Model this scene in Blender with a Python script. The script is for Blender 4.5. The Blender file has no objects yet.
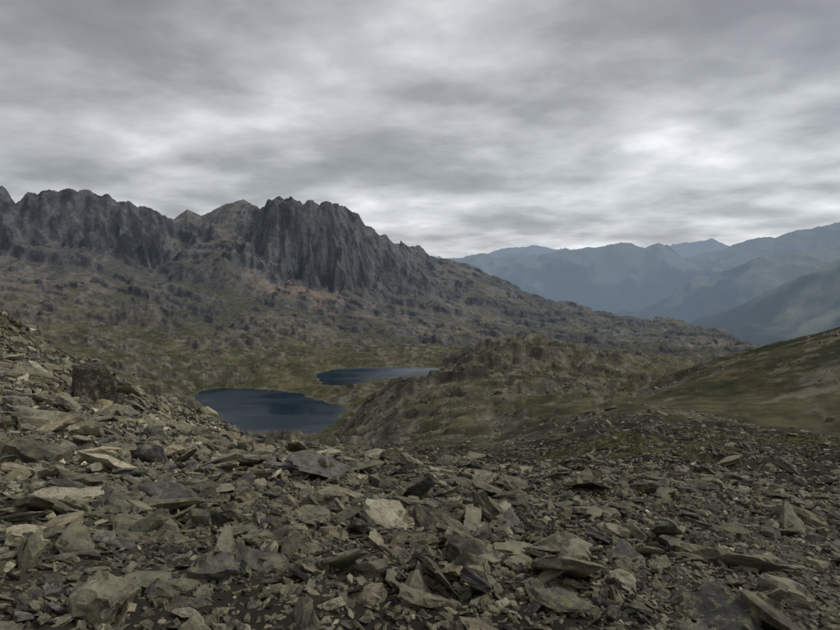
import bpy, bmesh, math, numpy as np, time
from mathutils import Vector, Matrix, noise
T0=time.time()
rng=np.random.default_rng(11)
F=628.0; EYE=255.0
P=math.atan((315-EYE)/F)
cp,sp=math.cos(P),math.sin(P)
def pix(px,py):
    u=(px-420)/F; v=-(py-315)/F
    dx=u; dy=cp+v*sp; dz=-sp+v*cp
    return math.atan2(dx,dy), dz/math.hypot(dx,dy)
# ---------------------------------------------------------------- noise
def _h(ix,iy,s):
    h=(ix*374761393+iy*668265263+s*974634777)&0xffffffff
    h=((h^(h>>13))*1274126177)&0xffffffff
    return (h^(h>>16))&0xff
_ct=np.cos(np.arange(256)*2*math.pi/256).astype(np.float32); _st=np.sin(np.arange(256)*2*math.pi/256).astype(np.float32)
def perlin(x,y,s=0):
    x0=np.floor(x); y0=np.floor(y); fx=(x-x0).astype(np.float32); fy=(y-y0).astype(np.float32)
    ix=x0.astype(np.int64); iy=y0.astype(np.int64)
    u=fx*fx*fx*(fx*(fx*6-15)+10); v=fy*fy*fy*(fy*(fy*6-15)+10)
    def g(a,b,dx,dy):
        t=_h(a,b,s)
        return _ct[t]*dx+_st[t]*dy
    n00=g(ix,iy,fx,fy); n10=g(ix+1,iy,fx-1,fy)
    n01=g(ix,iy+1,fx,fy-1); n11=g(ix+1,iy+1,fx-1,fy-1)
    a=n00+u*(n10-n00); b=n01+u*(n11-n01)
    return (a+v*(b-a))*1.5
def fbm(x,y,o=4,s=0,g=0.5):
    r=0;a=1;t=0
    for i in range(o):
        r=r+a*perlin(x,y,s+i*17); t+=a; a*=g; x=x*2.03+11.3; y=y*2.03-7.1
    return r/t
def ridged(x,y,o=5,s=0,g=0.5):
    r=0;a=1;t=0;w=1
    for i in range(o):
        n=1-np.abs(perlin(x,y,s+i*31)); n=n*n*w; w=np.clip(n*1.6,0,1)
        r=r+a*n; t+=a; a*=g; x=x*2.07+3.3; y=y*2.07+5.7
    return r/t
def ss(a,b,x):
    t=np.clip((x-a)/(b-a),0,1); return t*t*(3-2*t)
# ---------------------------------------------------------------- terrain control rings  (px, py | negative = z, r)
R=[]
R.append([(0,-1.55,.4),(840,-1.6,.4)])
R.append([(-300,-1.2,2.7),(0,-1.4,2.7),(420,-1.65,2.7),(840,-1.72,2.7)])
R.append([(-300,-1.3,7),(0,-1.9,7),(150,-2.2,7),(420,-2.55,7),(840,-2.6,7)])
R.append([(-300,-1.0,16),(0,-2.5,16),(100,-3.3,16),(200,-4.6,16),(420,-5.7,16),(620,-5.6,16),(840,-5.6,16)])
R.append([(-300,215,26),(-60,290,27),(0,319,28),(30,337,29),(60,354,30),(90,370,31),(120,387,32),(160,404,34),(200,419,36),(230,433,40),(260,444,44),(300,450,50),(330,453,56),(400,457,66),(500,455,75),(560,441,85),(600,427,90),(650,419,92),(700,423,90),(760,436,80),(840,446,70),(1100,450,70)])
R.append([(-300,330,120),(0,462,140),(200,470,150),(330,466,150),(400,446,160),(500,440,150),(560,425,140),(620,412,140),(700,416,135),(760,430,130),(840,440,125),(1100,440,125)])
R.append([(-300,-60,300),(0,450,300),(200,452,300),(300,452,320),(345,449,320),(400,441,260),(450,434,240),(500,425,230),(560,416,200),(620,407,180),(700,409,170),(760,424,165),(840,432,160),(1100,430,160)])
R.append([(-300,-100,400),(0,440,400),(200,448,420),(280,447,440),(315,443,430),(335,436,425),(350,420,420),(370,400,420),(400,386,420),(430,377,420),(470,379,410),(520,389,380),(560,397,330),(600,401,300),(640,396,290),(690,374,290),(740,353,290),(790,339,290),(840,328,290),(950,295,290),(1100,260,290)])
R.append([(-300,-130,520),(0,425,520),(200,437,515),(280,438,520),(345,434,520),(400,424,560),(470,408,540),(560,410,460),(640,420,430),(740,405,430),(840,390,430),(1100,370,430)])
R.append([(-300,345,720),(0,362,720),(100,376,720),(197,388,705),(320,386,720),(345,386,728),(400,383,738),(440,379,742),(455,376,720),(470,374,690),(540,374,660),(600,382,640),(700,387,620),(840,380,600),(1100,380,600)])
R.append([(-300,330,850),(0,349,850),(100,358,850),(200,367,850),(320,366,850),(400,366,850),(440,365,850),(455,360,825),(470,351,800),(500,344,780),(540,345,780),(580,351,780),(620,362,780),(660,371,780),(720,377,780),(840,376,780)])
R.append([(-300,315,1000),(0,328,1000),(100,333,1000),(200,341,1000),(300,349,1000),(400,356,1000),(450,357,1050),(500,354,1100),(600,358,1050),(660,358,1100),(740,360,1100),(840,361,1100)])
R.append([(-300,275,1250),(0,292,1250),(60,293,1250),(120,300,1250),(200,310,1250),(300,316,1250),(400,326,1350),(450,332,1400),(500,338,1400),(600,346,1400),(700,352,1400),(740,354,1450),(840,361,1450)])
R.append([(-300,240,1560),(0,252,1560),(40,246,1560),(80,246,1570),(120,250,1570),(150,262,1560),(165,268,1540),(180,258,1540),(200,254,1540),(225,256,1500),(240,266,1480),(265,274,1475),(300,280,1475),(320,284,1480),(345,282,1500),(365,284,1550),(400,292,1700),(450,306,1700),(500,320,1700),(600,333,1700),(700,340,1650),(740,350,1650),(840,365,1650)])
R.append([(-300,170,1670),(-60,183,1670),(-10,186,1670),(0,189,1670),(8,197,1670),(16,206,1670),(21,202,1670),(27,194,1670),(38,196,1670),(45,191,1670),(58,192,1670),(70,190,1670),(78,193,1670),(90,193,1670),(98,199,1670),(108,198,1660),(118,204,1660),(130,204,1670),(138,210,1680),(150,210,1700),(164,216,1720),(173,220,1850),(180,215,1950),(187,211,1950),(195,215,1950),(201,217,1900),(212,211,1850),(226,205,1850),(243,202,1850),(254,206,1800),(262,212,1700),(268,206,1610),(276,202,1590),(284,204,1590),(290,201,1585),(302,205,1585),(310,203,1585),(320,208,1590),(330,204,1600),(336,208,1650),(345,208,1720),(352,214,1760),(358,215,1760),(366,228,1800),(372,229,1830),(380,237,1870),(386,235,1900),(394,243,1950),(402,244,2000),(410,250,2080),(420,252,2150),(432,260,2250),(440,264,2350),(460,266,2350),(480,274,2300),(500,283,2250),(520,292,2200),(545,302,2150),(570,309,2100),(600,315,2100),(650,322,2000),(700,330,1900),(725,336,1870),(745,347,1850),(765,355,1850),(840,366,1850)])
R.append([(-300,-60,2600),(0,-60,2600),(300,-100,2600),(380,-200,2900),(440,-420,3200),(600,-560,3200),(840,-620,3200)])
R.append([(0,-300,4000),(440,-700,4100),(600,-760,4100),(740,-740,4100),(840,-660,4100),(1000,-600,4100)])
R.append([(0,-300,4800),(440,-800,4800),(640,-780,4800),(690,-700,4800),(740,332,4800),(790,316,4800),(840,300,4800),(1000,250,4800)])
R.append([(0,-300,5600),(440,-850,5600),(600,-860,5600),(650,-800,5600),(690,325,5600),(740,303,5600),(790,281,5600),(840,259,5600),(900,235,5600),(1100,215,5600)])
R.append([(0,-600,6900),(440,-850,6900),(1000,-900,6900)])
R.append([(0,-500,8600),(430,272,8600),(470,266,8600),(500,281,8600),(530,300,8600),(560,312,8600),(600,314,8600),(640,316,8600),(670,302,8600),(700,286,8600),(730,278,8600),(760,264,8600),(800,256,8600),(840,246,8600),(1000,235,8600)])
R.append([(0,-650,9700),(430,300,9700),(560,325,9700),(640,322,9700),(700,310,9700),(760,295,9700),(840,275,9700),(1000,260,9700)])
R.append([(0,-500,11500),(420,270,11500),(440,263,11500),(462,259,11500),(480,255,11500),(497,257,11500),(515,253,11500),(540,256,11500),(565,252,11500),(590,250,11500),(612,246,11500),(630,245,11500),(645,250,11500),(658,244,11500),(668,248,11500),(685,258,11500),(700,254,11500),(722,248,11500),(742,240,11500),(757,238,11500),(775,240,11500),(795,232,11500),(815,227,11500),(840,221,11500),(900,210,11500),(1100,215,11500)])
R.append([(0,-800,14500),(840,-800,14500)])
R.append([(0,-400,20000),(430,258,20000),(470,260,20000),(500,250,20000),(530,245,20000),(545,248,20000),(580,252,20000),(640,250,20000),(665,247,20000),(690,243,20000),(712,240,20000),(730,246,20000),(780,252,20000),(1000,250,20000)])
R.append([(0,-1500,40000),(840,-1500,40000)])
def ring_eval(az):
    rr=[];zz=[]
    for ring in R:
        a=[];r=[];z=[]
        for (px,py,rad) in ring:
            if py<0:
                A=math.atan((px-420)/F); Z=py
            else:
                A,t=pix(px,py); Z=t*rad
            a.append(A);r.append(rad);z.append(Z)
        a=[-math.pi]+a+[math.pi]; zm=(z[0]+z[-1])/2; rm=(r[0]+r[-1])/2
        z=[zm]+z+[zm]; r=[rm]+r+[rm]
        rr.append(np.interp(az,a,r)); zz.append(np.interp(az,a,z))
    return np.log(np.array(rr)),np.array(zz)
azd=np.linspace(math.radians(-39),math.radians(39),1300)
azl=np.linspace(-math.pi,math.radians(-39),90)[:-1]
azr=np.linspace(math.radians(39),math.pi,90)[1:]
AZ=np.concatenate([azl,azd,azr])
rows=np.concatenate([np.geomspace(.5,30,150)[:-1],np.geomspace(30,900,470)[:-1],np.linspace(900,2450,400)[:-1],np.geomspace(2450,7400,120)[:-1],np.linspace(7400,12400,210)[:-1],np.geomspace(12400,40000,50)])
LR=np.log(rows)
nA,nR=len(AZ),len(rows)
RL,RZ=ring_eval(AZ)
H=np.zeros((nR,nA))
K=len(R)
h=np.diff(RL,axis=0); d=np.diff(RZ,axis=0)/h
m=np.zeros_like(RZ)
same=(d[:-1]*d[1:])>0
w1=2*h[1:]+h[:-1]; w2=h[1:]+2*h[:-1]
with np.errstate(all='ignore'):
    mm=(w1+w2)/(w1/d[:-1]+w2/d[1:])
m[1:-1]=np.where(same,mm,0); m[0]=0; m[-1]=d[-1]
for k in range(K-1):
    a0=max(np.searchsorted(LR,RL[k].min())-1,0); a1=min(np.searchsorted(LR,RL[k+1].max())+1,nR)
    t=(LR[a0:a1,None]-RL[k][None])/h[k][None]
    msk=(t>=0)&(t<=1)
    t2=t*t;t3=t2*t
    val=(2*t3-3*t2+1)*RZ[k]+(t3-2*t2+t)*h[k]*m[k]+(-2*t3+3*t2)*RZ[k+1]+(t3-t2)*h[k]*m[k+1]
    H[a0:a1]=np.where(msk,val,H[a0:a1])
RR=np.repeat(rows[:,None],nA,1); AA=np.repeat(AZ[None],nR,0)
X=RR*np.sin(AA); Y=RR*np.cos(AA)
U=420+F*np.tan(np.clip(AA,-1.2,1.2))
def crest_r(k): return np.exp(RL[k])[None]
def rs(lo_,hi_): return slice(int(np.searchsorted(rows,lo_)),int(np.searchsorted(rows,hi_)))
# ---- foreground
q_=rs(0,175); x,y,r=X[q_],Y[q_],RR[q_]
near=1-ss(60,150,r)
H[q_]+=near*np.minimum(r*.012,.5)*fbm(x/3.1,y/3.1,4,3)*1.6+near*np.minimum(r*.01,.35)*fbm(x/.8,y/.8,3,5)+ss(8,30,r)*(1-ss(100,160,r))*fbm(x/12,y/12,3,8)*1.0
# ---- middle ground
q_=rs(55,2900); x,y,r,u=X[q_],Y[q_],RR[q_],U[q_]
mid=ss(60,220,r)*(1-ss(1000,1300,r))
hill=1-.5*ss(640,700,u)*(1-ss(420,500,r))
big=fbm(x/90,y/90,5,21,.48)
outc=ridged(x/46+big*.6,y/40,5,44,.45)
wob=fbm(x/30,y/30,2,55)
patch=ss(-.12,.2,fbm(x/110,y/80,3,57))        # where bedrock breaks through the turf
knl=ss(340,380,u)*(1-ss(600,680,u))*ss(230,330,r)*(1-ss(850,950,r))
patch=np.maximum(patch,.85*knl)
st1=fbm(x/44+.3*wob,y/24,4,61,.45); st2=fbm(x/17,y/10,3,65)
step=ss(.0,.12,st1)+ss(.2,.32,st1)
step2=ss(.0,.14,st2)
pk=(.35+.65*patch)
H[q_]+=mid*hill*(np.minimum(r*.02,9)*big*1.0+np.minimum(r*.010,4.8)*(outc-.45)*1.6*pk+np.minimum(r*.009,3.6)*step*pk+np.minimum(r*.0034,1.3)*step2*pk)
fh=ss(900,1150,r)*(1-ss(1500,1800,r)*(u<400))*(1-ss(2400,2800,r))
st3=fbm(x/150+.3*wob,y/60,4,67,.42)
ben=fbm(x/90,y/32,4,68,.42)
H[q_]+=fh*(ss(.0,.16,st3)*8+ss(.2,.36,st3)*7+ss(0,.2,ben)*4*pk+(outc-.45)*4.5*patch+(fbm(x/90,y/60,4,70,.45))*8)
PATCH=np.ones(H.shape); PATCH[q_]=patch
# ---- mountain
q_=rs(940,3650); x,y,r,u=X[q_],Y[q_],RR[q_],U[q_]
wx=x+45*fbm(x/260,y/260,3,71); wy=y+60*fbm(x/260,y/260,3,75)
r14=crest_r(14); r13=crest_r(13); r12=crest_r(12)
up=ss(0,1,(r-r12)/(r14-r12))
behind=ss(1.0,1.2,r/r14)
clw=26*fbm(x/50,y/50,3,77)
clraw=(r+clw-(r13-45))/(r14-r13+15)
cl=ss(0,1,clraw)
wgt=ss(0,.35,clraw)*(1-.9*ss(.3,.95,clraw))
cz=np.clip(.95*(1-ss(155,180,u))+.4*np.exp(-((u-192)/22.)**2)+1.0*ss(225,250,u)*(1-ss(365,395,u))+.5*ss(365,395,u),0,1)
left=1-ss(400,520,u)
mt=ss(950,1250,r)*(1-ss(2900,3600,r))
tilt=wx+.3*wy
am=.55+.9*ss(-.25,.3,fbm(x/170,y/400,2,79))
gul=ridged(tilt/150+.35*fbm(wx/90,wy/90,3,90),wy/420,4,83,.45)
gul2=ridged(wx/50+.5*fbm(wx/70,wy/70,3,95),wy/150,4,87,.5)
rg=ridged(wx/300,wy/300,4,101,.4)
crag=ridged(x/38,y/38,5,103,.58)
atc=np.exp(-((r-r14)/70.)**2)
H[q_]+=mt*left*(1-behind)*((gul-.5)*(8*(1-.8*atc)+125*wgt*cz*am)+(gul2-.5)*(.5+36*wgt*cz))
H[q_]+=mt*left*((rg-.5)*(12+14*up)*(1-.9*atc)+(crag-.45)*(.3+24*wgt*cz))
H[q_]+=mt*left*atc*(.15+.85*cz)*((ridged(x/26,y/60,4,111,.6)-.5)*9)
H[q_]+=mt*left*fbm(x/28,y/28,4,121,.55)*(.6+3.0*cl)
right=ss(400,520,u)
H[q_]+=mt*right*((ridged(wx/220,wy/200,4,131,.38)-.5)*16*(1-.5*atc)+fbm(x/40,y/30,4,137)*1.6)
CK=np.zeros(H.shape); CK[q_]=cl*cz*mt*left
STR=np.zeros(H.shape); STR[q_]=fbm(wx/26,wy/260,4,141)
# ---- far ranges
q_=rs(3200,50000); x,y,r,u=X[q_],Y[q_],RR[q_],U[q_]
far_=ss(3300,4200,r)
sc=np.clip(r/9000.,.45,2)
fx=x+300*fbm(x/1500,y/1500,3,141); fy=y+300*fbm(x/1500,y/1500,3,145)
fr=ridged(fx/1600+.35*fy/1600,fy/2200,6,151,.5)
r22=crest_r(22); r18=crest_r(18)
dampf=1-.75*np.exp(-((r-r22)/700.)**2)-.6*np.exp(-((r-r18)/350.)**2)-.85*np.exp(-((r-20000)/2500.)**2)
H[q_]+=far_*(fr-.5)*340*sc*dampf+far_*(ridged(fx/480,fy/480,4,161,.48)-.5)*85*sc*(.35+.65*dampf)*(1-.7*ss(14000,17000,r))
far=ss(3300,4200,RR)
# ---- lakes
LZ=-150.0
def lakepoly(pts):
    out=[]
    for px,py in pts:
        a,t=pix(px,py); r=LZ/t; out.append((r*math.sin(a),r*math.cos(a)))
    return np.array(out)
L1=lakepoly([(193,397),(200,391),(222,388),(252,389),(280,391),(300,393),(312,399),(330,403),(348,408),(340,417),(327,427),(315,434),(296,440),(262,442),(236,436),(212,415)])
L2=lakepoly([(316,374),(330,370),(350,368.5),(378,367.5),(410,367),(436,367.5),(447,370),(441,375),(428,377.5),(400,378),(382,378.5),(362,383),(340,386),(322,384)])
def sdf(poly,x,y):
    dmin=np.full(x.shape,1e9); ins=np.zeros(x.shape,bool)
    n=len(poly)
    for i in range(n):
        ax,ay=poly[i]; bx,by=poly[(i+1)%n]
        ex,ey=bx-ax,by-ay
        t=np.clip(((x-ax)*ex+(y-ay)*ey)/(ex*ex+ey*ey),0,1)
        dd=np.hypot(x-ax-t*ex,y-ay-t*ey); dmin=np.minimum(dmin,dd)
        c=((ay>y)!=(by>y))&(x<(bx-ax)*(y-ay)/(by-ay+1e-12)+ax); ins^=c
    return np.where(ins,-dmin,dmin)
i0=np.searchsorted(rows,430); i1=np.searchsorted(rows,1000)
xs,ys=X[i0:i1],Y[i0:i1]
sd=np.minimum(sdf(L1,xs,ys),sdf(L2,xs,ys))+fbm(xs/14,ys/14,3,171)*7
Hs=H[i0:i1]
hum=np.abs(fbm(xs/45,ys/30,4,174))*12*ss(5,50,sd)
shore=LZ+.25+np.clip(sd,0,60)*.05+ .8*ss(0,12,sd)*(1+fbm(xs/9,ys/9,3,173))+hum
k=ss(3,26,sd)
Hn=np.maximum(Hs,shore)*k+shore*(1-k)
Hn=np.where(sd<0,LZ-np.clip(-sd*.3,0.15,4),Hn)
regio=(U[i0:i1]<470)
H[i0:i1]=np.where(regio|(sd<20),Hn,Hs)
SD=np.full(H.shape,999.); SD[i0:i1]=sd
# ---------------------------------------------------------------- colour
dHr=np.gradient(H,axis=0)/np.gradient(rows)[:,None]
dHa=np.gradient(H,axis=1)/(np.gradient(AZ)[None]*RR)
slope=np.sqrt(dHr**2+dHa**2)
def C(r,g,b): 
    f=lambda c:((c/255+.055)/1.055)**2.4 if c>10 else c/255/12.92
    return np.array([f(r),f(g),f(b)])
def mix(a,b,t): return a+(b-a)*t[...,None]
n1=fbm(X/60,Y/60,5,201,.6); n2=fbm(X/17,Y/17,4,207,.6); n3=fbm(X/5,Y/5,3,211,.6); n0=fbm(X/240,Y/240,3,215)
n4=fbm(X/50,Y/22,5,219,.6)
one=np.ones(H.shape)
grass=mix(C(76,77,54)*one[...,None],C(108,101,75),ss(-.3,.4,n1+n2*.5))
rock=mix(C(72,69,63)*one[...,None],C(126,120,106),ss(-.3,.4,n2))
rk=ss(.03,.2,n2*.75+n3*.5+(slope-.32)*1.25+n1*.3+(PATCH-.55)*.22)
col=mix(grass,rock,rk*.95)
scree=mix(C(94,90,83)*one[...,None],C(122,114,104),ss(-.2,.35,n0+.5*n1+.7*STR))
red=np.exp(-((U-305)/45.)**2-((RR-1400)/90.)**2)
scree=mix(scree,C(148,124,110),red*.8*ss(-.3,.3,STR))
cliff=mix(C(50,50,52)*one[...,None],C(108,106,104),ss(-.3,.4,n2*.6+.5*n1+.6*STR))
ck=np.maximum(ss(.85,1.2,slope),CK*ss(.35,.6,slope))
ck=np.maximum(ck,ss(.5,.75,slope)*ss(-.1,.2,n1)*.7)
mcol=mix(scree,cliff,ck)
gk=(1-ss(1220,1520,RR+200*n1+160*n0+80*STR))*(1-ss(.45,.7,slope))*(1-.8*ss(.04,.2,n4+.5*n2))
gk=np.maximum(gk,ss(380,500,U)*(1-ss(.42,.65,slope))*(1-ss(.02,.2,n4+.5*n2))*.97)
mcol=mix(mcol,mix(C(78,79,58)*one[...,None],C(108,102,78),ss(-.3,.4,n1+n0)),gk*.92)
col=mix(col,mcol,ss(950,1200,RR))
gh=ss(620,700,U)*ss(150,220,RR)*(1-ss(500,700,RR))
col=mix(col,mix(C(54,57,38)*one[...,None],C(84,78,54),ss(-.3,.4,n1+n2*.6+n3*.6)),gh*(1-.75*rk))
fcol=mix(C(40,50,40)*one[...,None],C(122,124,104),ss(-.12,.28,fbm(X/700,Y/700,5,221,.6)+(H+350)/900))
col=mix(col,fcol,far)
col=mix(col,C(112,106,95),(1-ss(1,5,SD))*.6)
nn=1-ss(70,230,RR+60*n2)
ncol=mix(C(50,47,41)*one[...,None],C(74,69,59),ss(-.3,.3,n3))
gp=ss(.06,.22,n2+.4*n3)*ss(16,40,RR)
ncol=mix(ncol,C(80,79,54),gp*.85)
px_=1.35+.9*np.sin(Y*.28)+.10*Y
pth=np.exp(-((X-px_)/.4)**2)*(Y>1)*(RR<60)
ncol=mix(ncol,C(112,107,96),pth*.6)
col=mix(col,ncol,nn)
col=np.clip(col,.01,.9)
# ---------------------------------------------------------------- mesh helper
def make_mesh(name,co,faces,k,attrs=None,smooth=True):
    me=bpy.data.meshes.new(name)
    nv=len(co); nf=len(faces)
    me.vertices.add(nv); me.vertices.foreach_set('co',co.astype(np.float32).ravel())
    me.loops.add(nf*k); me.loops.foreach_set('vertex_index',faces.astype(np.int32).ravel())
    me.polygons.add(nf); me.polygons.foreach_set('loop_start',np.arange(0,nf*k,k,dtype=np.int32))
    me.polygons.foreach_set('use_smooth',np.full(nf,smooth,bool))
    for an,(typ,data) in (attrs or {}).items():
        at=me.attributes.new(an,typ,'POINT')
        key={'FLOAT':'value','FLOAT_VECTOR':'vector','FLOAT_COLOR':'color'}[typ]
        at.data.foreach_set(key,data.astype(np.float32).ravel())
    me.update(calc_edges=True)
    ob=bpy.data.objects.new(name,me); bpy.context.scene.collection.objects.link(ob)
    return ob
idx=np.arange(nR*nA).reshape(nR,nA)
q=np.stack([idx[:-1,:-1],idx[1:,:-1],idx[1:,1:],idx[:-1,1:]],-1).reshape(-1,4)[:,::-1]
co=np.stack([X,Y,H],-1).reshape(-1,3)
c4=np.concatenate([col.reshape(-1,3),np.ones((nR*nA,1))],1)
# ---------------------------------------------------------------- materials
def nodes(mat):
    mat.use_nodes=True; nt=mat.node_tree; nt.nodes.clear(); return nt
def N(nt,t,**kw):
    n=nt.nodes.new(t)
    for k_,v in kw.items(): setattr(n,k_,v)
    return n
def math_(nt,op,a,b=None,clamp=False):
    n=N(nt,'ShaderNodeMath',operation=op); n.use_clamp=clamp
    for i,v in enumerate((a,b)):
        if v is None: continue
        if isinstance(v,(int,float)): n.inputs[i].default_value=v
        else: nt.links.new(v,n.inputs[i])
    return n.outputs[0]
def haze_out(nt,shader,pos):  # aerial haze painted into the material as emission growing with distance from origin
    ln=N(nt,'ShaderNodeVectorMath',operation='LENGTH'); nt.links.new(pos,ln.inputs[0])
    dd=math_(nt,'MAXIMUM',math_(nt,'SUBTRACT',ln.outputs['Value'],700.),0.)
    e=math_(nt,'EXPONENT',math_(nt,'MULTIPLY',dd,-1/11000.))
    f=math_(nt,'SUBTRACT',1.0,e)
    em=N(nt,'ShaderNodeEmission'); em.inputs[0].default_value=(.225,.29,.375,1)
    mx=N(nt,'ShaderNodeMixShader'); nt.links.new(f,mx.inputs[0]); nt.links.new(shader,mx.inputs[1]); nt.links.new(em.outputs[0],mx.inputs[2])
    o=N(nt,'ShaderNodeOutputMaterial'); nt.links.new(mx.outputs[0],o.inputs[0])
def mat_terrain():
    mat=bpy.data.materials.new('alpine_ground'); nt=nodes(mat); L=nt.links.new
    geo=N(nt,'ShaderNodeNewGeometry'); pos=geo.outputs['Position']
    at=N(nt,'ShaderNodeAttribute',attribute_name='col')
    ln=N(nt,'ShaderNodeVectorMath',operation='LENGTH'); L(pos,ln.inputs[0])
    n=N(nt,'ShaderNodeTexNoise'); n.inputs['Scale'].default_value=.12; n.inputs['Detail'].default_value=9; n.inputs['Roughness'].default_value=.68; L(pos,n.inputs['Vector'])
    mr=N(nt,'ShaderNodeMapRange'); mr.inputs[1].default_value=.3; mr.inputs[2].default_value=.7; mr.inputs[3].default_value=.45; mr.inputs[4].default_value=1.5; L(n.outputs['Fac'],mr.inputs[0])
    mu=N(nt,'ShaderNodeVectorMath',operation='SCALE'); L(at.outputs['Color'],mu.inputs[0]); L(mr.outputs[0],mu.inputs['Scale'])
    bd=math_(nt,'MULTIPLY',ln.outputs['Value'],.011)
    bd=math_(nt,'MINIMUM',math_(nt,'MAXIMUM',bd,.12),5.)
    n2=N(nt,'ShaderNodeTexNoise'); n2.inputs['Scale'].default_value=.09; n2.inputs['Detail'].default_value=9; n2.inputs['Roughness'].default_value=.68; L(pos,n2.inputs['Vector'])
    b=N(nt,'ShaderNodeBump'); b.inputs['Strength'].default_value=.9; L(bd,b.inputs['Distance']); L(n2.outputs['Fac'],b.inputs['Height'])
    pb=N(nt,'ShaderNodeBsdfPrincipled'); pb.inputs['Roughness'].default_value=.95; pb.inputs['Specular IOR Level'].default_value=.1
    L(mu.outputs[0],pb.inputs['Base Color']); L(b.outputs[0],pb.inputs['Normal'])
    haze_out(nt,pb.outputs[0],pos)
    return mat
def mat_rock():
    mat=bpy.data.materials.new('slate_rock'); nt=nodes(mat); L=nt.links.new
    lp=N(nt,'ShaderNodeAttribute',attribute_name='lpos').outputs['Vector']
    rc=N(nt,'ShaderNodeAttribute',attribute_name='rcol').outputs['Color']
    n=N(nt,'ShaderNodeTexNoise'); n.inputs['Scale'].default_value=7; n.inputs['Detail'].default_value=7; n.inputs['Roughness'].default_value=.75; L(lp,n.inputs['Vector'])
    mr=N(nt,'ShaderNodeMapRange'); mr.inputs[1].default_value=.3; mr.inputs[2].default_value=.7; mr.inputs[3].default_value=.45; mr.inputs[4].default_value=1.55; L(n.outputs['Fac'],mr.inputs[0])
    mu=N(nt,'ShaderNodeVectorMath',operation='SCALE'); L(rc,mu.inputs[0]); L(mr.outputs[0],mu.inputs['Scale'])
    n3=N(nt,'ShaderNodeTexNoise'); n3.inputs['Scale'].default_value=10; n3.inputs['Detail'].default_value=6; n3.inputs['Roughness'].default_value=.8; L(lp,n3.inputs['Vector'])
    m3=N(nt,'ShaderNodeMapRange'); m3.inputs[1].default_value=.51; m3.inputs[2].default_value=.60; L(n3.outputs['Fac'],m3.inputs[0])
    mx=N(nt,'ShaderNodeMix',data_type='RGBA'); L(math_(nt,'MULTIPLY',m3.outputs[0],.6),mx.inputs[0]); L(mu.outputs[0],mx.inputs[6]); mx.inputs[7].default_value=(.24,.24,.125,1)
    m5=N(nt,'ShaderNodeMapRange'); m5.inputs[1].default_value=.46; m5.inputs[2].default_value=.36; L(n3.outputs['Fac'],m5.inputs[0])
    mx2=N(nt,'ShaderNodeMix',data_type='RGBA'); L(math_(nt,'MULTIPLY',m5.outputs[0],.75),mx2.inputs[0]); L(mx.outputs[2],mx2.inputs[6]); mx2.inputs[7].default_value=(.04,.037,.03,1)
    mp=N(nt,'ShaderNodeMapping'); mp.inputs['Scale'].default_value=(5,5,26); L(lp,mp.inputs[0])
    n4=N(nt,'ShaderNodeTexNoise'); n4.inputs['Scale'].default_value=1.; n4.inputs['Detail'].default_value=6; n4.inputs['Roughness'].default_value=.65; L(mp.outputs[0],n4.inputs['Vector'])
    hh=math_(nt,'ADD',math_(nt,'MULTIPLY',n4.outputs['Fac'],.75),math_(nt,'MULTIPLY',n.outputs['Fac'],.8))
    b=N(nt,'ShaderNodeBump'); b.inputs['Strength'].default_value=.9; b.inputs['Distance'].default_value=.04; L(hh,b.inputs['Height'])
    pb=N(nt,'ShaderNodeBsdfPrincipled'); pb.inputs['Roughness'].default_value=.72; pb.inputs['Specular IOR Level'].default_value=.3
    L(mx2.outputs[2],pb.inputs['Base Color']); L(b.outputs[0],pb.inputs['Normal'])
    o=N(nt,'ShaderNodeOutputMaterial'); L(pb.outputs[0],o.inputs[0])
    return mat
ter=make_mesh('mountain_terrain',co,q,4,{'col':('FLOAT_COLOR',c4)})
ter.data.materials.append(mat_terrain())
# ---------------------------------------------------------------- lakes
def mat_water():
    mat=bpy.data.materials.new('lake_water'); nt=nodes(mat); L=nt.links.new
    geo=N(nt,'ShaderNodeNewGeometry'); pos=geo.outputs['Position']
    mp=N(nt,'ShaderNodeMapping'); mp.inputs['Scale'].default_value=(.35,.8,1); L(pos,mp.inputs[0])
    n=N(nt,'ShaderNodeTexNoise'); n.inputs['Scale'].default_value=1.; n.inputs['Detail'].default_value=4; L(mp.outputs[0],n.inputs['Vector'])
    b=N(nt,'ShaderNodeBump'); b.inputs['Strength'].default_value=.25; b.inputs['Distance'].default_value=.2; L(n.outputs['Fac'],b.inputs['Height'])
    pb=N(nt,'ShaderNodeBsdfPrincipled'); pb.inputs['Base Color'].default_value=(.004,.018,.031,1); pb.inputs['IOR'].default_value=1.2; pb.inputs['Specular Tint'].default_value=(.8,.9,1,1)
    mp2=N(nt,'ShaderNodeMapping'); mp2.inputs['Scale'].default_value=(.012,.03,1); L(pos,mp2.inputs[0])
    n2=N(nt,'ShaderNodeTexNoise'); n2.inputs['Scale'].default_value=1; n2.inputs['Detail'].default_value=4; L(mp2.outputs[0],n2.inputs['Vector'])
    mr=N(nt,'ShaderNodeMapRange'); mr.inputs[1].default_value=.4; mr.inputs[2].default_value=.6; mr.inputs[3].default_value=.03; mr.inputs[4].default_value=.28; L(n2.outputs['Fac'],mr.inputs[0]); L(mr.outputs[0],pb.inputs['Roughness'])
    L(b.outputs[0],pb.inputs['Normal'])
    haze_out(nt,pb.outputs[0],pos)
    return mat
mw=mat_water()
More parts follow.
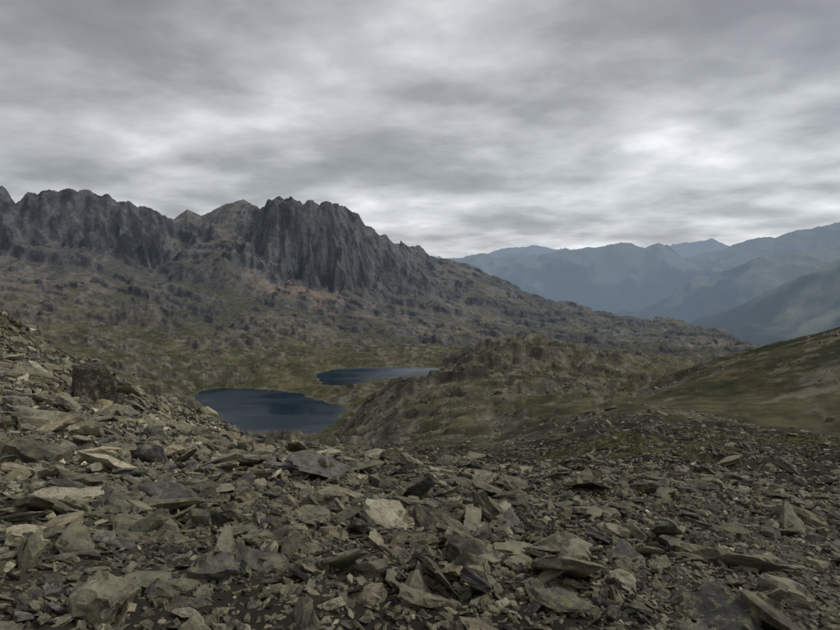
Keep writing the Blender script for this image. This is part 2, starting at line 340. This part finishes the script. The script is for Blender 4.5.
for nm,poly in (('lake',L1),('lake.001',L2)):
    c=poly.mean(0); pp=c+(poly-c)*1.12
    pts=[(c[0],c[1],LZ)]; fs=[]
    n=len(pp); 
    for s_ in (.5,1.0):
        for p_ in pp: pts.append((c[0]+(p_[0]-c[0])*s_,c[1]+(p_[1]-c[1])*s_,LZ))
    for i in range(n):
        j=(i+1)%n
        fs.append((0,1+j,1+i)); fs.append((1+i,1+j,1+n+j)); fs.append((1+i,1+n+j,1+n+i))
    ob=make_mesh(nm,np.array(pts),np.array(fs)[:,::-1],3); ob.data.materials.append(mw)
    bm=bmesh.new(); bm.from_mesh(ob.data); bmesh.ops.recalc_face_normals(bm,faces=bm.faces)
    if sum(f.normal.z for f in bm.faces)<0: bmesh.ops.reverse_faces(bm,faces=bm.faces)
    bm.to_mesh(ob.data); bm.free()
# ---------------------------------------------------------------- rocks
def rock_variant(seed,detail):
    r=np.random.default_rng(seed)
    n=r.integers(4,8); ang=np.sort((np.arange(n)+r.uniform(-.42,.42,n))*2*math.pi/n)
    rad=r.uniform(.62,1.08,n); asp=r.uniform(.42,.85)
    thick=r.uniform(.07,.2) if r.random()<.82 else r.uniform(.25,.42)
    tx,ty=r.uniform(-.18,.18,2)
    bm=bmesh.new()
    for lev,(z,s) in enumerate(((-.5,r.uniform(.75,.97)),(r.uniform(-.2,.3),1.0),(.5,r.uniform(.72,.97)))):
        ox,oy=r.uniform(-.06,.06,2)
        for a_,q_ in zip(ang,rad):
            aa=a_+r.uniform(-.1,.1); qq=q_*s*r.uniform(.88,1.06)*.5
            x=qq*math.cos(aa)+ox; y=qq*math.sin(aa)*asp+oy
            bm.verts.new((x,y,z*thick*(1+.3*r.uniform(-1,1))+(tx*x+ty*y)*(1 if lev else 0)))
    res=bmesh.ops.convex_hull(bm,input=bm.verts)
    junk=[g for g in res['geom_interior'] if isinstance(g,bmesh.types.BMVert)]
    if junk: bmesh.ops.delete(bm,geom=junk,context='VERTS')
    if detail:
        bmesh.ops.subdivide_edges(bm,edges=[e for e in bm.edges if e.calc_length()>.22],cuts=2,use_grid_fill=True)
        bmesh.ops.triangulate(bm,faces=bm.faces)
        bmesh.ops.subdivide_edges(bm,edges=[e for e in bm.edges if e.calc_length()>.11],cuts=1,use_grid_fill=True)
        bmesh.ops.triangulate(bm,faces=bm.faces)
        o=Vector(r.uniform(-50,50,3)); nl=3
        for v in bm.verts:
            p=v.co*3.2+o; p2=v.co*9+o
            d_=Vector((noise.noise(p),noise.noise(p+Vector((9,3,1))),noise.noise(p*1.3+Vector((2,8,5)))*.4))*.05
            lay=math.floor((v.co.z/thick+.5)*nl+noise.noise(p*.8))
            d_+=Vector((noise.noise(Vector((lay*7.1,o.x,1))),noise.noise(Vector((lay*5.3,2,o.y))),0))*.08
            q4=noise.noise(v.co*4.0+o*1.3)
            if v.co.z>0 and q4>.12: d_.z-=.28*thick
            d_+=Vector((noise.noise(p2),noise.noise(p2+Vector((9,3,1))),noise.noise(p2+Vector((2,8,5)))*.35))*.022
            v.co+=d_
    bmesh.ops.triangulate(bm,faces=bm.faces)
    bmesh.ops.recalc_face_normals(bm,faces=bm.faces)
    bm.verts.ensure_lookup_table(); bm.verts.index_update()
    V=np.array([v.co[:] for v in bm.verts]); Fc=np.array([[v.index for v in f.verts] for f in bm.faces])
    bm.free(); return V,Fc
hi=[rock_variant(100+i,True) for i in range(30)]
lo=[rock_variant(300+i,False) for i in range(30)]
def samp(arr,x,y):
    a=np.arctan2(x,y); r=np.log(np.hypot(x,y))
    i=np.clip(np.searchsorted(LR,r)-1,0,nR-2); j=np.clip(np.searchsorted(AZ,a)-1,0,nA-2)
    fi=np.clip((r-LR[i])/(LR[i+1]-LR[i]),0,1); fj=(a-AZ[j])/(AZ[j+1]-AZ[j])
    return (arr[i,j]*(1-fi)*(1-fj)+arr[i+1,j]*fi*(1-fj)+arr[i,j+1]*(1-fi)*fj+arr[i+1,j+1]*fi*fj)
inst=[]
AM=math.radians(38.5)
def scatter(s0,s1,r0,r1,dens,tilt,lift,maskfn=None):
    area=AM*(r1*r1-r0*r0); n=int(area*dens)
    r=np.sqrt(rng.uniform(r0*r0,r1*r1,n)); a=rng.uniform(-AM,AM,n)
    x=r*np.sin(a); y=r*np.cos(a); s=s0*(s1/s0)**(rng.random(n)**1.5)
    keep=np.ones(n,bool)
    if maskfn is not None: keep=rng.random(n)<maskfn(x,y,r,420+F*np.tan(a))
    inst.append(np.stack([x,y,s,np.full(n,tilt),np.full(n,lift)],1)[keep])
def pathmask(x,y,r,u):
    c=1.35+ .9*np.sin(y*.28)+.10*y
    return 1-.85*np.exp(-((x-c)/.4)**2)*(y>1)
def grassm(x,y,r): return 1-.85*ss(.06,.2,samp(n2,x,y)+.3*samp(n3,x,y))*ss(16,38,r)
def lft(u): return 1-ss(230,430,u)
scatter(.03,.07,1.6,7.5,650,60,.3)
scatter(.06,.13,1.6,15,210,58,.4,pathmask)
scatter(.12,.28,2.0,38,31,50,.5,lambda x,y,r,u:pathmask(x,y,r,u)*grassm(x,y,r))
scatter(.26,.55,2.8,80,7.5,42,.5,lambda x,y,r,u:pathmask(x,y,r,u)*grassm(x,y,r)*(.65+.35*lft(u)))
scatter(.5,.95,6,120,1.3,34,.4,lambda x,y,r,u:grassm(x,y,r)*pathmask(x,y,r,u)*(.2+.8*lft(u)+.25*ss(560,640,u)))
scatter(.9,1.8,16,170,.045,28,.3,lambda x,y,r,u:.4+.6*lft(u))
def outm(a,b): return lambda x,y,r,u:ss(a,b,samp(rk,x,y))*(u>330)
scatter(.7,2.4,90,330,.14,26,.2,lambda x,y,r,u:outm(.35,.9)(x,y,r,u)*(1-.6*ss(640,700,u)*ss(150,200,r)))
scatter(1.2,3.8,260,620,.03,26,.1,outm(.45,.95))
scatter(1.8,4.6,560,1050,.006,22,.0,lambda x,y,r,u:ss(.5,.95,samp(rk,x,y))*(samp(SD,x,y)>6))
I=np.concatenate(inst)
def place(px,py,s,tilt=16,lift=.5):
    a,t=pix(px,py)
    rr=np.geomspace(1.5,120,1500); xx=rr*math.sin(a); yy=rr*math.cos(a)
    dz=t*rr-samp(H,xx,yy); k_=np.argmax(dz<0); r_=rr[k_]
    return [r_*math.sin(a),r_*math.cos(a),s*r_/F,tilt,lift]
spec=[(100,612,95),(225,489,70),(45,425,75),(148,536,75),(20,520,50),(435,606,75),(300,470,45),(570,552,70),(605,531,50),(693,553,65),(705,528,45),(255,540,50),(365,575,50),(60,480,60),(150,490,60),(80,548,60),(830,525,45),(500,520,45),(640,500,50),(730,465,45),(475,460,35),(330,505,45),(120,455,60),(180,430,45),(30,380,55),(195,600,60),(290,590,55),(780,570,45),(10,560,60),(66,400,50),(30,450,60),(200,455,45),(90,510,55),(215,560,50),(132,410,40),(70,412,45),(112,418,45),(100,406,54)]
I=np.concatenate([I,np.array([place(*s_) for s_ in spec])])
nspec=len(spec)
n=len(I)
x,y,s=I[:,0],I[:,1],I[:,2]
rd=np.hypot(x,y)
z=samp(H,x,y)
e=np.maximum(.4,s*.5)
gx=(samp(H,x+e,y)-samp(H,x-e,y))/(2*e); gy=(samp(H,x,y+e)-samp(H,x,y-e))/(2*e)
gx=np.clip(gx,-.8,.8); gy=np.clip(gy,-.8,.8)
def rotz(a): c,s_=np.cos(a),np.sin(a); o=np.zeros((len(a),3,3)); o[:,0,0]=c;o[:,0,1]=-s_;o[:,1,0]=s_;o[:,1,1]=c;o[:,2,2]=1; return o
def rotx(a): c,s_=np.cos(a),np.sin(a); o=np.zeros((len(a),3,3)); o[:,1,1]=c;o[:,1,2]=-s_;o[:,2,1]=s_;o[:,2,2]=c;o[:,0,0]=1; return o
tl=np.radians(I[:,3])*rng.random(n)**1.1
M=rotz(rng.uniform(0,6.28,n))@rotx(tl)@rotz(rng.uniform(0,6.28,n))
nv=np.stack([-gx,-gy,np.ones(n)],1); nv/=np.linalg.norm(nv,axis=1)[:,None]
t1=np.cross(np.array([0,1.,0]),nv); t1/=np.linalg.norm(t1,axis=1)[:,None]; t2=np.cross(nv,t1)
B=np.stack([t1,t2,nv],2)
M=B@M
S=np.stack([s*rng.uniform(.85,1.45,n),s*rng.uniform(.75,1.2,n),s*rng.uniform(.75,1.3,n)],1)
S[rd>130,2]*=2.0
S[-1]=[s[-1]*1.35,s[-1]*1.5,s[-1]*2.2]
pos=np.stack([x,y,z+s*.15*I[:,4]*2*rng.uniform(-.3,1.2,n)],1)
pos[-1,2]=z[-1]+s[-1]*.12
pal=np.array([C(114,109,92),C(128,121,100),C(100,96,86),C(144,137,117),C(82,79,75),C(112,103,86),C(106,105,87),C(124,114,94)])
rcol=pal[rng.integers(0,len(pal),n)]*np.exp(rng.normal(-.10,.38,n))[:,None]
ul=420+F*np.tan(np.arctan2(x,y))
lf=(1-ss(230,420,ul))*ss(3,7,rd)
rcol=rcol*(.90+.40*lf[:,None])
ol=rng.random(n)<.0006
rcol[ol]=C(112,94,78)
rcol[-nspec:]=C(130,124,104)*rng.uniform(.7,1.2,nspec)[:,None]
rcol[-1]=C(58,53,46)  # last boulder: dark colour stands in for the shade on its face
fa=rd>130
rcol[fa]=C(104,99,87)*np.exp(rng.normal(0,.28,fa.sum()))[:,None]
is_hi=(s/rd>.024)&(rd<40)
vs=[];fs=[];lps=[];cols=[];off=0
for use,vars_ in ((is_hi,hi),(~is_hi,lo)):
    ids=np.nonzero(use)[0]; which=rng.integers(0,len(vars_),len(ids))
    for k_,(V,Fc) in enumerate(vars_):
        ii=ids[which==k_]
        if len(ii)==0: continue
        lv=V[None]*S[ii][:,None,:]
        wv=np.einsum('nij,nvj->nvi',M[ii],lv)+pos[ii][:,None,:]
        nvv=len(V)
        vs.append(wv.reshape(-1,3)); fs.append((Fc[None]+(off+np.arange(len(ii))*nvv)[:,None,None]).reshape(-1,3))
        lo_=rng.uniform(-40,40,(len(ii),1,3)); lps.append((lv+lo_).reshape(-1,3))
        cols.append(np.repeat(rcol[ii],nvv,0)); off+=nvv*len(ii)
vs=np.concatenate(vs);fs=np.concatenate(fs);lps=np.concatenate(lps);cols=np.clip(np.concatenate(cols),.01,.8)
cols=np.concatenate([cols,np.ones((len(cols),1))],1)
rk_ob=make_mesh('scree_rocks',vs,fs,3,{'lpos':('FLOAT_VECTOR',lps),'rcol':('FLOAT_COLOR',cols)},smooth=False)
rk_ob.data.materials.append(mat_rock())
# ---------------------------------------------------------------- grass tufts between the stones
ng=18000
r_=np.sqrt(rng.uniform(6**2,80**2,ng)); a_=rng.uniform(-AM,AM,ng); gx_=r_*np.sin(a_); gy_=r_*np.cos(a_)
pr=ss(.03,.2,samp(n2,gx_,gy_)+.4*samp(n3,gx_,gy_))*ss(5,30,r_)+.03
kp=rng.random(ng)<pr; gx_,gy_,r_=gx_[kp],gy_[kp],r_[kp]; gz_=samp(H,gx_,gy_)
nb=12; ng=len(gx_)
bx=np.repeat(gx_,nb)+rng.normal(0,.09,ng*nb); by=np.repeat(gy_,nb)+rng.normal(0,.09,ng*nb); bz=samp(H,bx,by)-.02
hg=rng.uniform(.07,.2,ng*nb); an=rng.uniform(0,6.28,ng*nb); wd=.012+.0006*np.repeat(r_,nb)
lx=rng.normal(0,.5,ng*nb)*hg; ly=rng.normal(0,.5,ng*nb)*hg
p0=np.stack([bx-wd*np.cos(an),by-wd*np.sin(an),bz],1); p1=np.stack([bx+wd*np.cos(an),by+wd*np.sin(an),bz],1); p2=np.stack([bx+lx,by+ly,bz+hg],1)
gv=np.stack([p0,p1,p2],1).reshape(-1,3); gf=np.arange(len(gv)).reshape(-1,3)
gc=C(88,87,52)[None]+(C(128,118,76)-C(88,87,52))[None]*rng.random(ng)[:,None]
gc=np.repeat(gc,nb*3,0); gc=np.concatenate([gc,np.ones((len(gc),1))],1)
gob=make_mesh('grass_tufts',gv,gf,3,{'gcol':('FLOAT_COLOR',gc)},smooth=False)
gm=bpy.data.materials.new('alpine_grass'); nt=nodes(gm)
at=N(nt,'ShaderNodeAttribute',attribute_name='gcol'); pb=N(nt,'ShaderNodeBsdfPrincipled'); pb.inputs['Roughness'].default_value=.8; pb.inputs['Specular IOR Level'].default_value=.2
nt.links.new(at.outputs['Color'],pb.inputs['Base Color']); o=N(nt,'ShaderNodeOutputMaterial'); nt.links.new(pb.outputs[0],o.inputs[0]); gob.data.materials.append(gm)
# ---------------------------------------------------------------- world
SUN_EL=math.radians(48); SUN_AZ=math.radians(80)
w=bpy.data.worlds.new('World'); bpy.context.scene.world=w; w.use_nodes=True
nt=w.node_tree; nt.nodes.clear(); L=nt.links.new
tc=N(nt,'ShaderNodeTexCoord'); sx=N(nt,'ShaderNodeSeparateXYZ'); L(tc.outputs['Generated'],sx.inputs[0])
zc=math_(nt,'ADD',math_(nt,'MAXIMUM',sx.outputs[2],0.0),.2)
cx=math_(nt,'DIVIDE',sx.outputs[0],zc); cy=math_(nt,'DIVIDE',sx.outputs[1],zc)
cb=N(nt,'ShaderNodeCombineXYZ'); L(cx,cb.inputs[0]); L(cy,cb.inputs[1])
def cloud(scale,rot,sc,detail,rough,dist,off):
    mp=N(nt,'ShaderNodeMapping'); mp.inputs['Rotation'].default_value=(0,0,rot); mp.inputs['Scale'].default_value=sc; mp.inputs['Location'].default_value=off; L(cb.outputs[0],mp.inputs[0])
    n=N(nt,'ShaderNodeTexNoise'); n.inputs['Scale'].default_value=scale; n.inputs['Detail'].default_value=detail; n.inputs['Roughness'].default_value=rough; n.inputs['Distortion'].default_value=dist; L(mp.outputs[0],n.inputs['Vector'])
    return n.outputs['Fac']
a=cloud(1.3,.6,(.85,1.15,1),6,.5,.12,(5.3,2.4,0))
b=cloud(3.6,.3,(1.1,.9,1),5,.52,.1,(7,5,2))
c=cloud(.45,.3,(1,1.2,1),3,.5,.2,(2,6,0))
v=math_(nt,'ADD',math_(nt,'ADD',math_(nt,'MULTIPLY',a,.50),math_(nt,'MULTIPLY',b,.20)),math_(nt,'MULTIPLY',c,.30))
ramp=N(nt,'ShaderNodeValToRGB'); cr=ramp.color_ramp
cr.elements[0].position=.38; cr.elements[0].color=(*C(146,149,153),1)
cr.elements[1].position=.62; cr.elements[1].color=(*C(236,238,240),1)
e1=cr.elements.new(.45); e1.color=(*C(164,167,171),1)
e2=cr.elements.new(.50); e2.color=(*C(187,190,193),1)
e3=cr.elements.new(.55); e3.color=(*C(204,207,210),1)
L(v,ramp.inputs[0])
el=N(nt,'ShaderNodeMapRange'); el.inputs[1].default_value=0; el.inputs[2].default_value=.45; el.inputs[3].default_value=1.24; el.inputs[4].default_value=.82; L(sx.outputs[2],el.inputs[0])
ax=N(nt,'ShaderNodeMapRange'); ax.inputs[1].default_value=-.6; ax.inputs[2].default_value=.5; ax.inputs[3].default_value=.86; ax.inputs[4].default_value=1.08; L(sx.outputs[0],ax.inputs[0])
g=math_(nt,'MULTIPLY',el.outputs[0],ax.outputs[0])
sc_=N(nt,'ShaderNodeVectorMath',operation='SCALE'); L(ramp.outputs[0],sc_.inputs[0]); L(g,sc_.inputs['Scale'])
sky=N(nt,'ShaderNodeTexSky'); sky.sky_type='NISHITA'; sky.sun_disc=False; sky.sun_elevation=SUN_EL; sky.sun_rotation=SUN_AZ; sky.altitude=2600
bg1=N(nt,'ShaderNodeBackground'); L(sky.outputs[0],bg1.inputs[0]); bg1.inputs[1].default_value=.08
bg2=N(nt,'ShaderNodeBackground'); L(sc_.outputs[0],bg2.inputs[0]); bg2.inputs[1].default_value=1.0
mx=N(nt,'ShaderNodeMixShader'); mx.inputs[0].default_value=.94; L(bg1.outputs[0],mx.inputs[1]); L(bg2.outputs[0],mx.inputs[2])
o=N(nt,'ShaderNodeOutputWorld'); L(mx.outputs[0],o.inputs[0])
sl=bpy.data.lights.new('sun','SUN'); sl.energy=1.4; sl.angle=math.radians(12); sl.color=(1,.97,.92)
so=bpy.data.objects.new('sun',sl); bpy.context.scene.collection.objects.link(so)
dv=Vector((math.sin(SUN_AZ)*math.cos(SUN_EL),math.cos(SUN_AZ)*math.cos(SUN_EL),math.sin(SUN_EL)))
so.rotation_euler=dv.to_track_quat('Z','Y').to_euler()
# ---------------------------------------------------------------- camera
cam=bpy.data.cameras.new('camera'); cam.sensor_width=36; cam.lens=36*F/840; cam.clip_start=.05; cam.clip_end=90000
co_=bpy.data.objects.new('camera',cam); bpy.context.scene.collection.objects.link(co_)
co_.location=(0,0,0); co_.rotation_euler=(math.pi/2-P,0,0)
sc=bpy.context.scene; sc.camera=co_
sc.view_settings.view_transform='Standard'; sc.view_settings.look='None'; sc.view_settings.exposure=0
print('done',time.time()-T0)
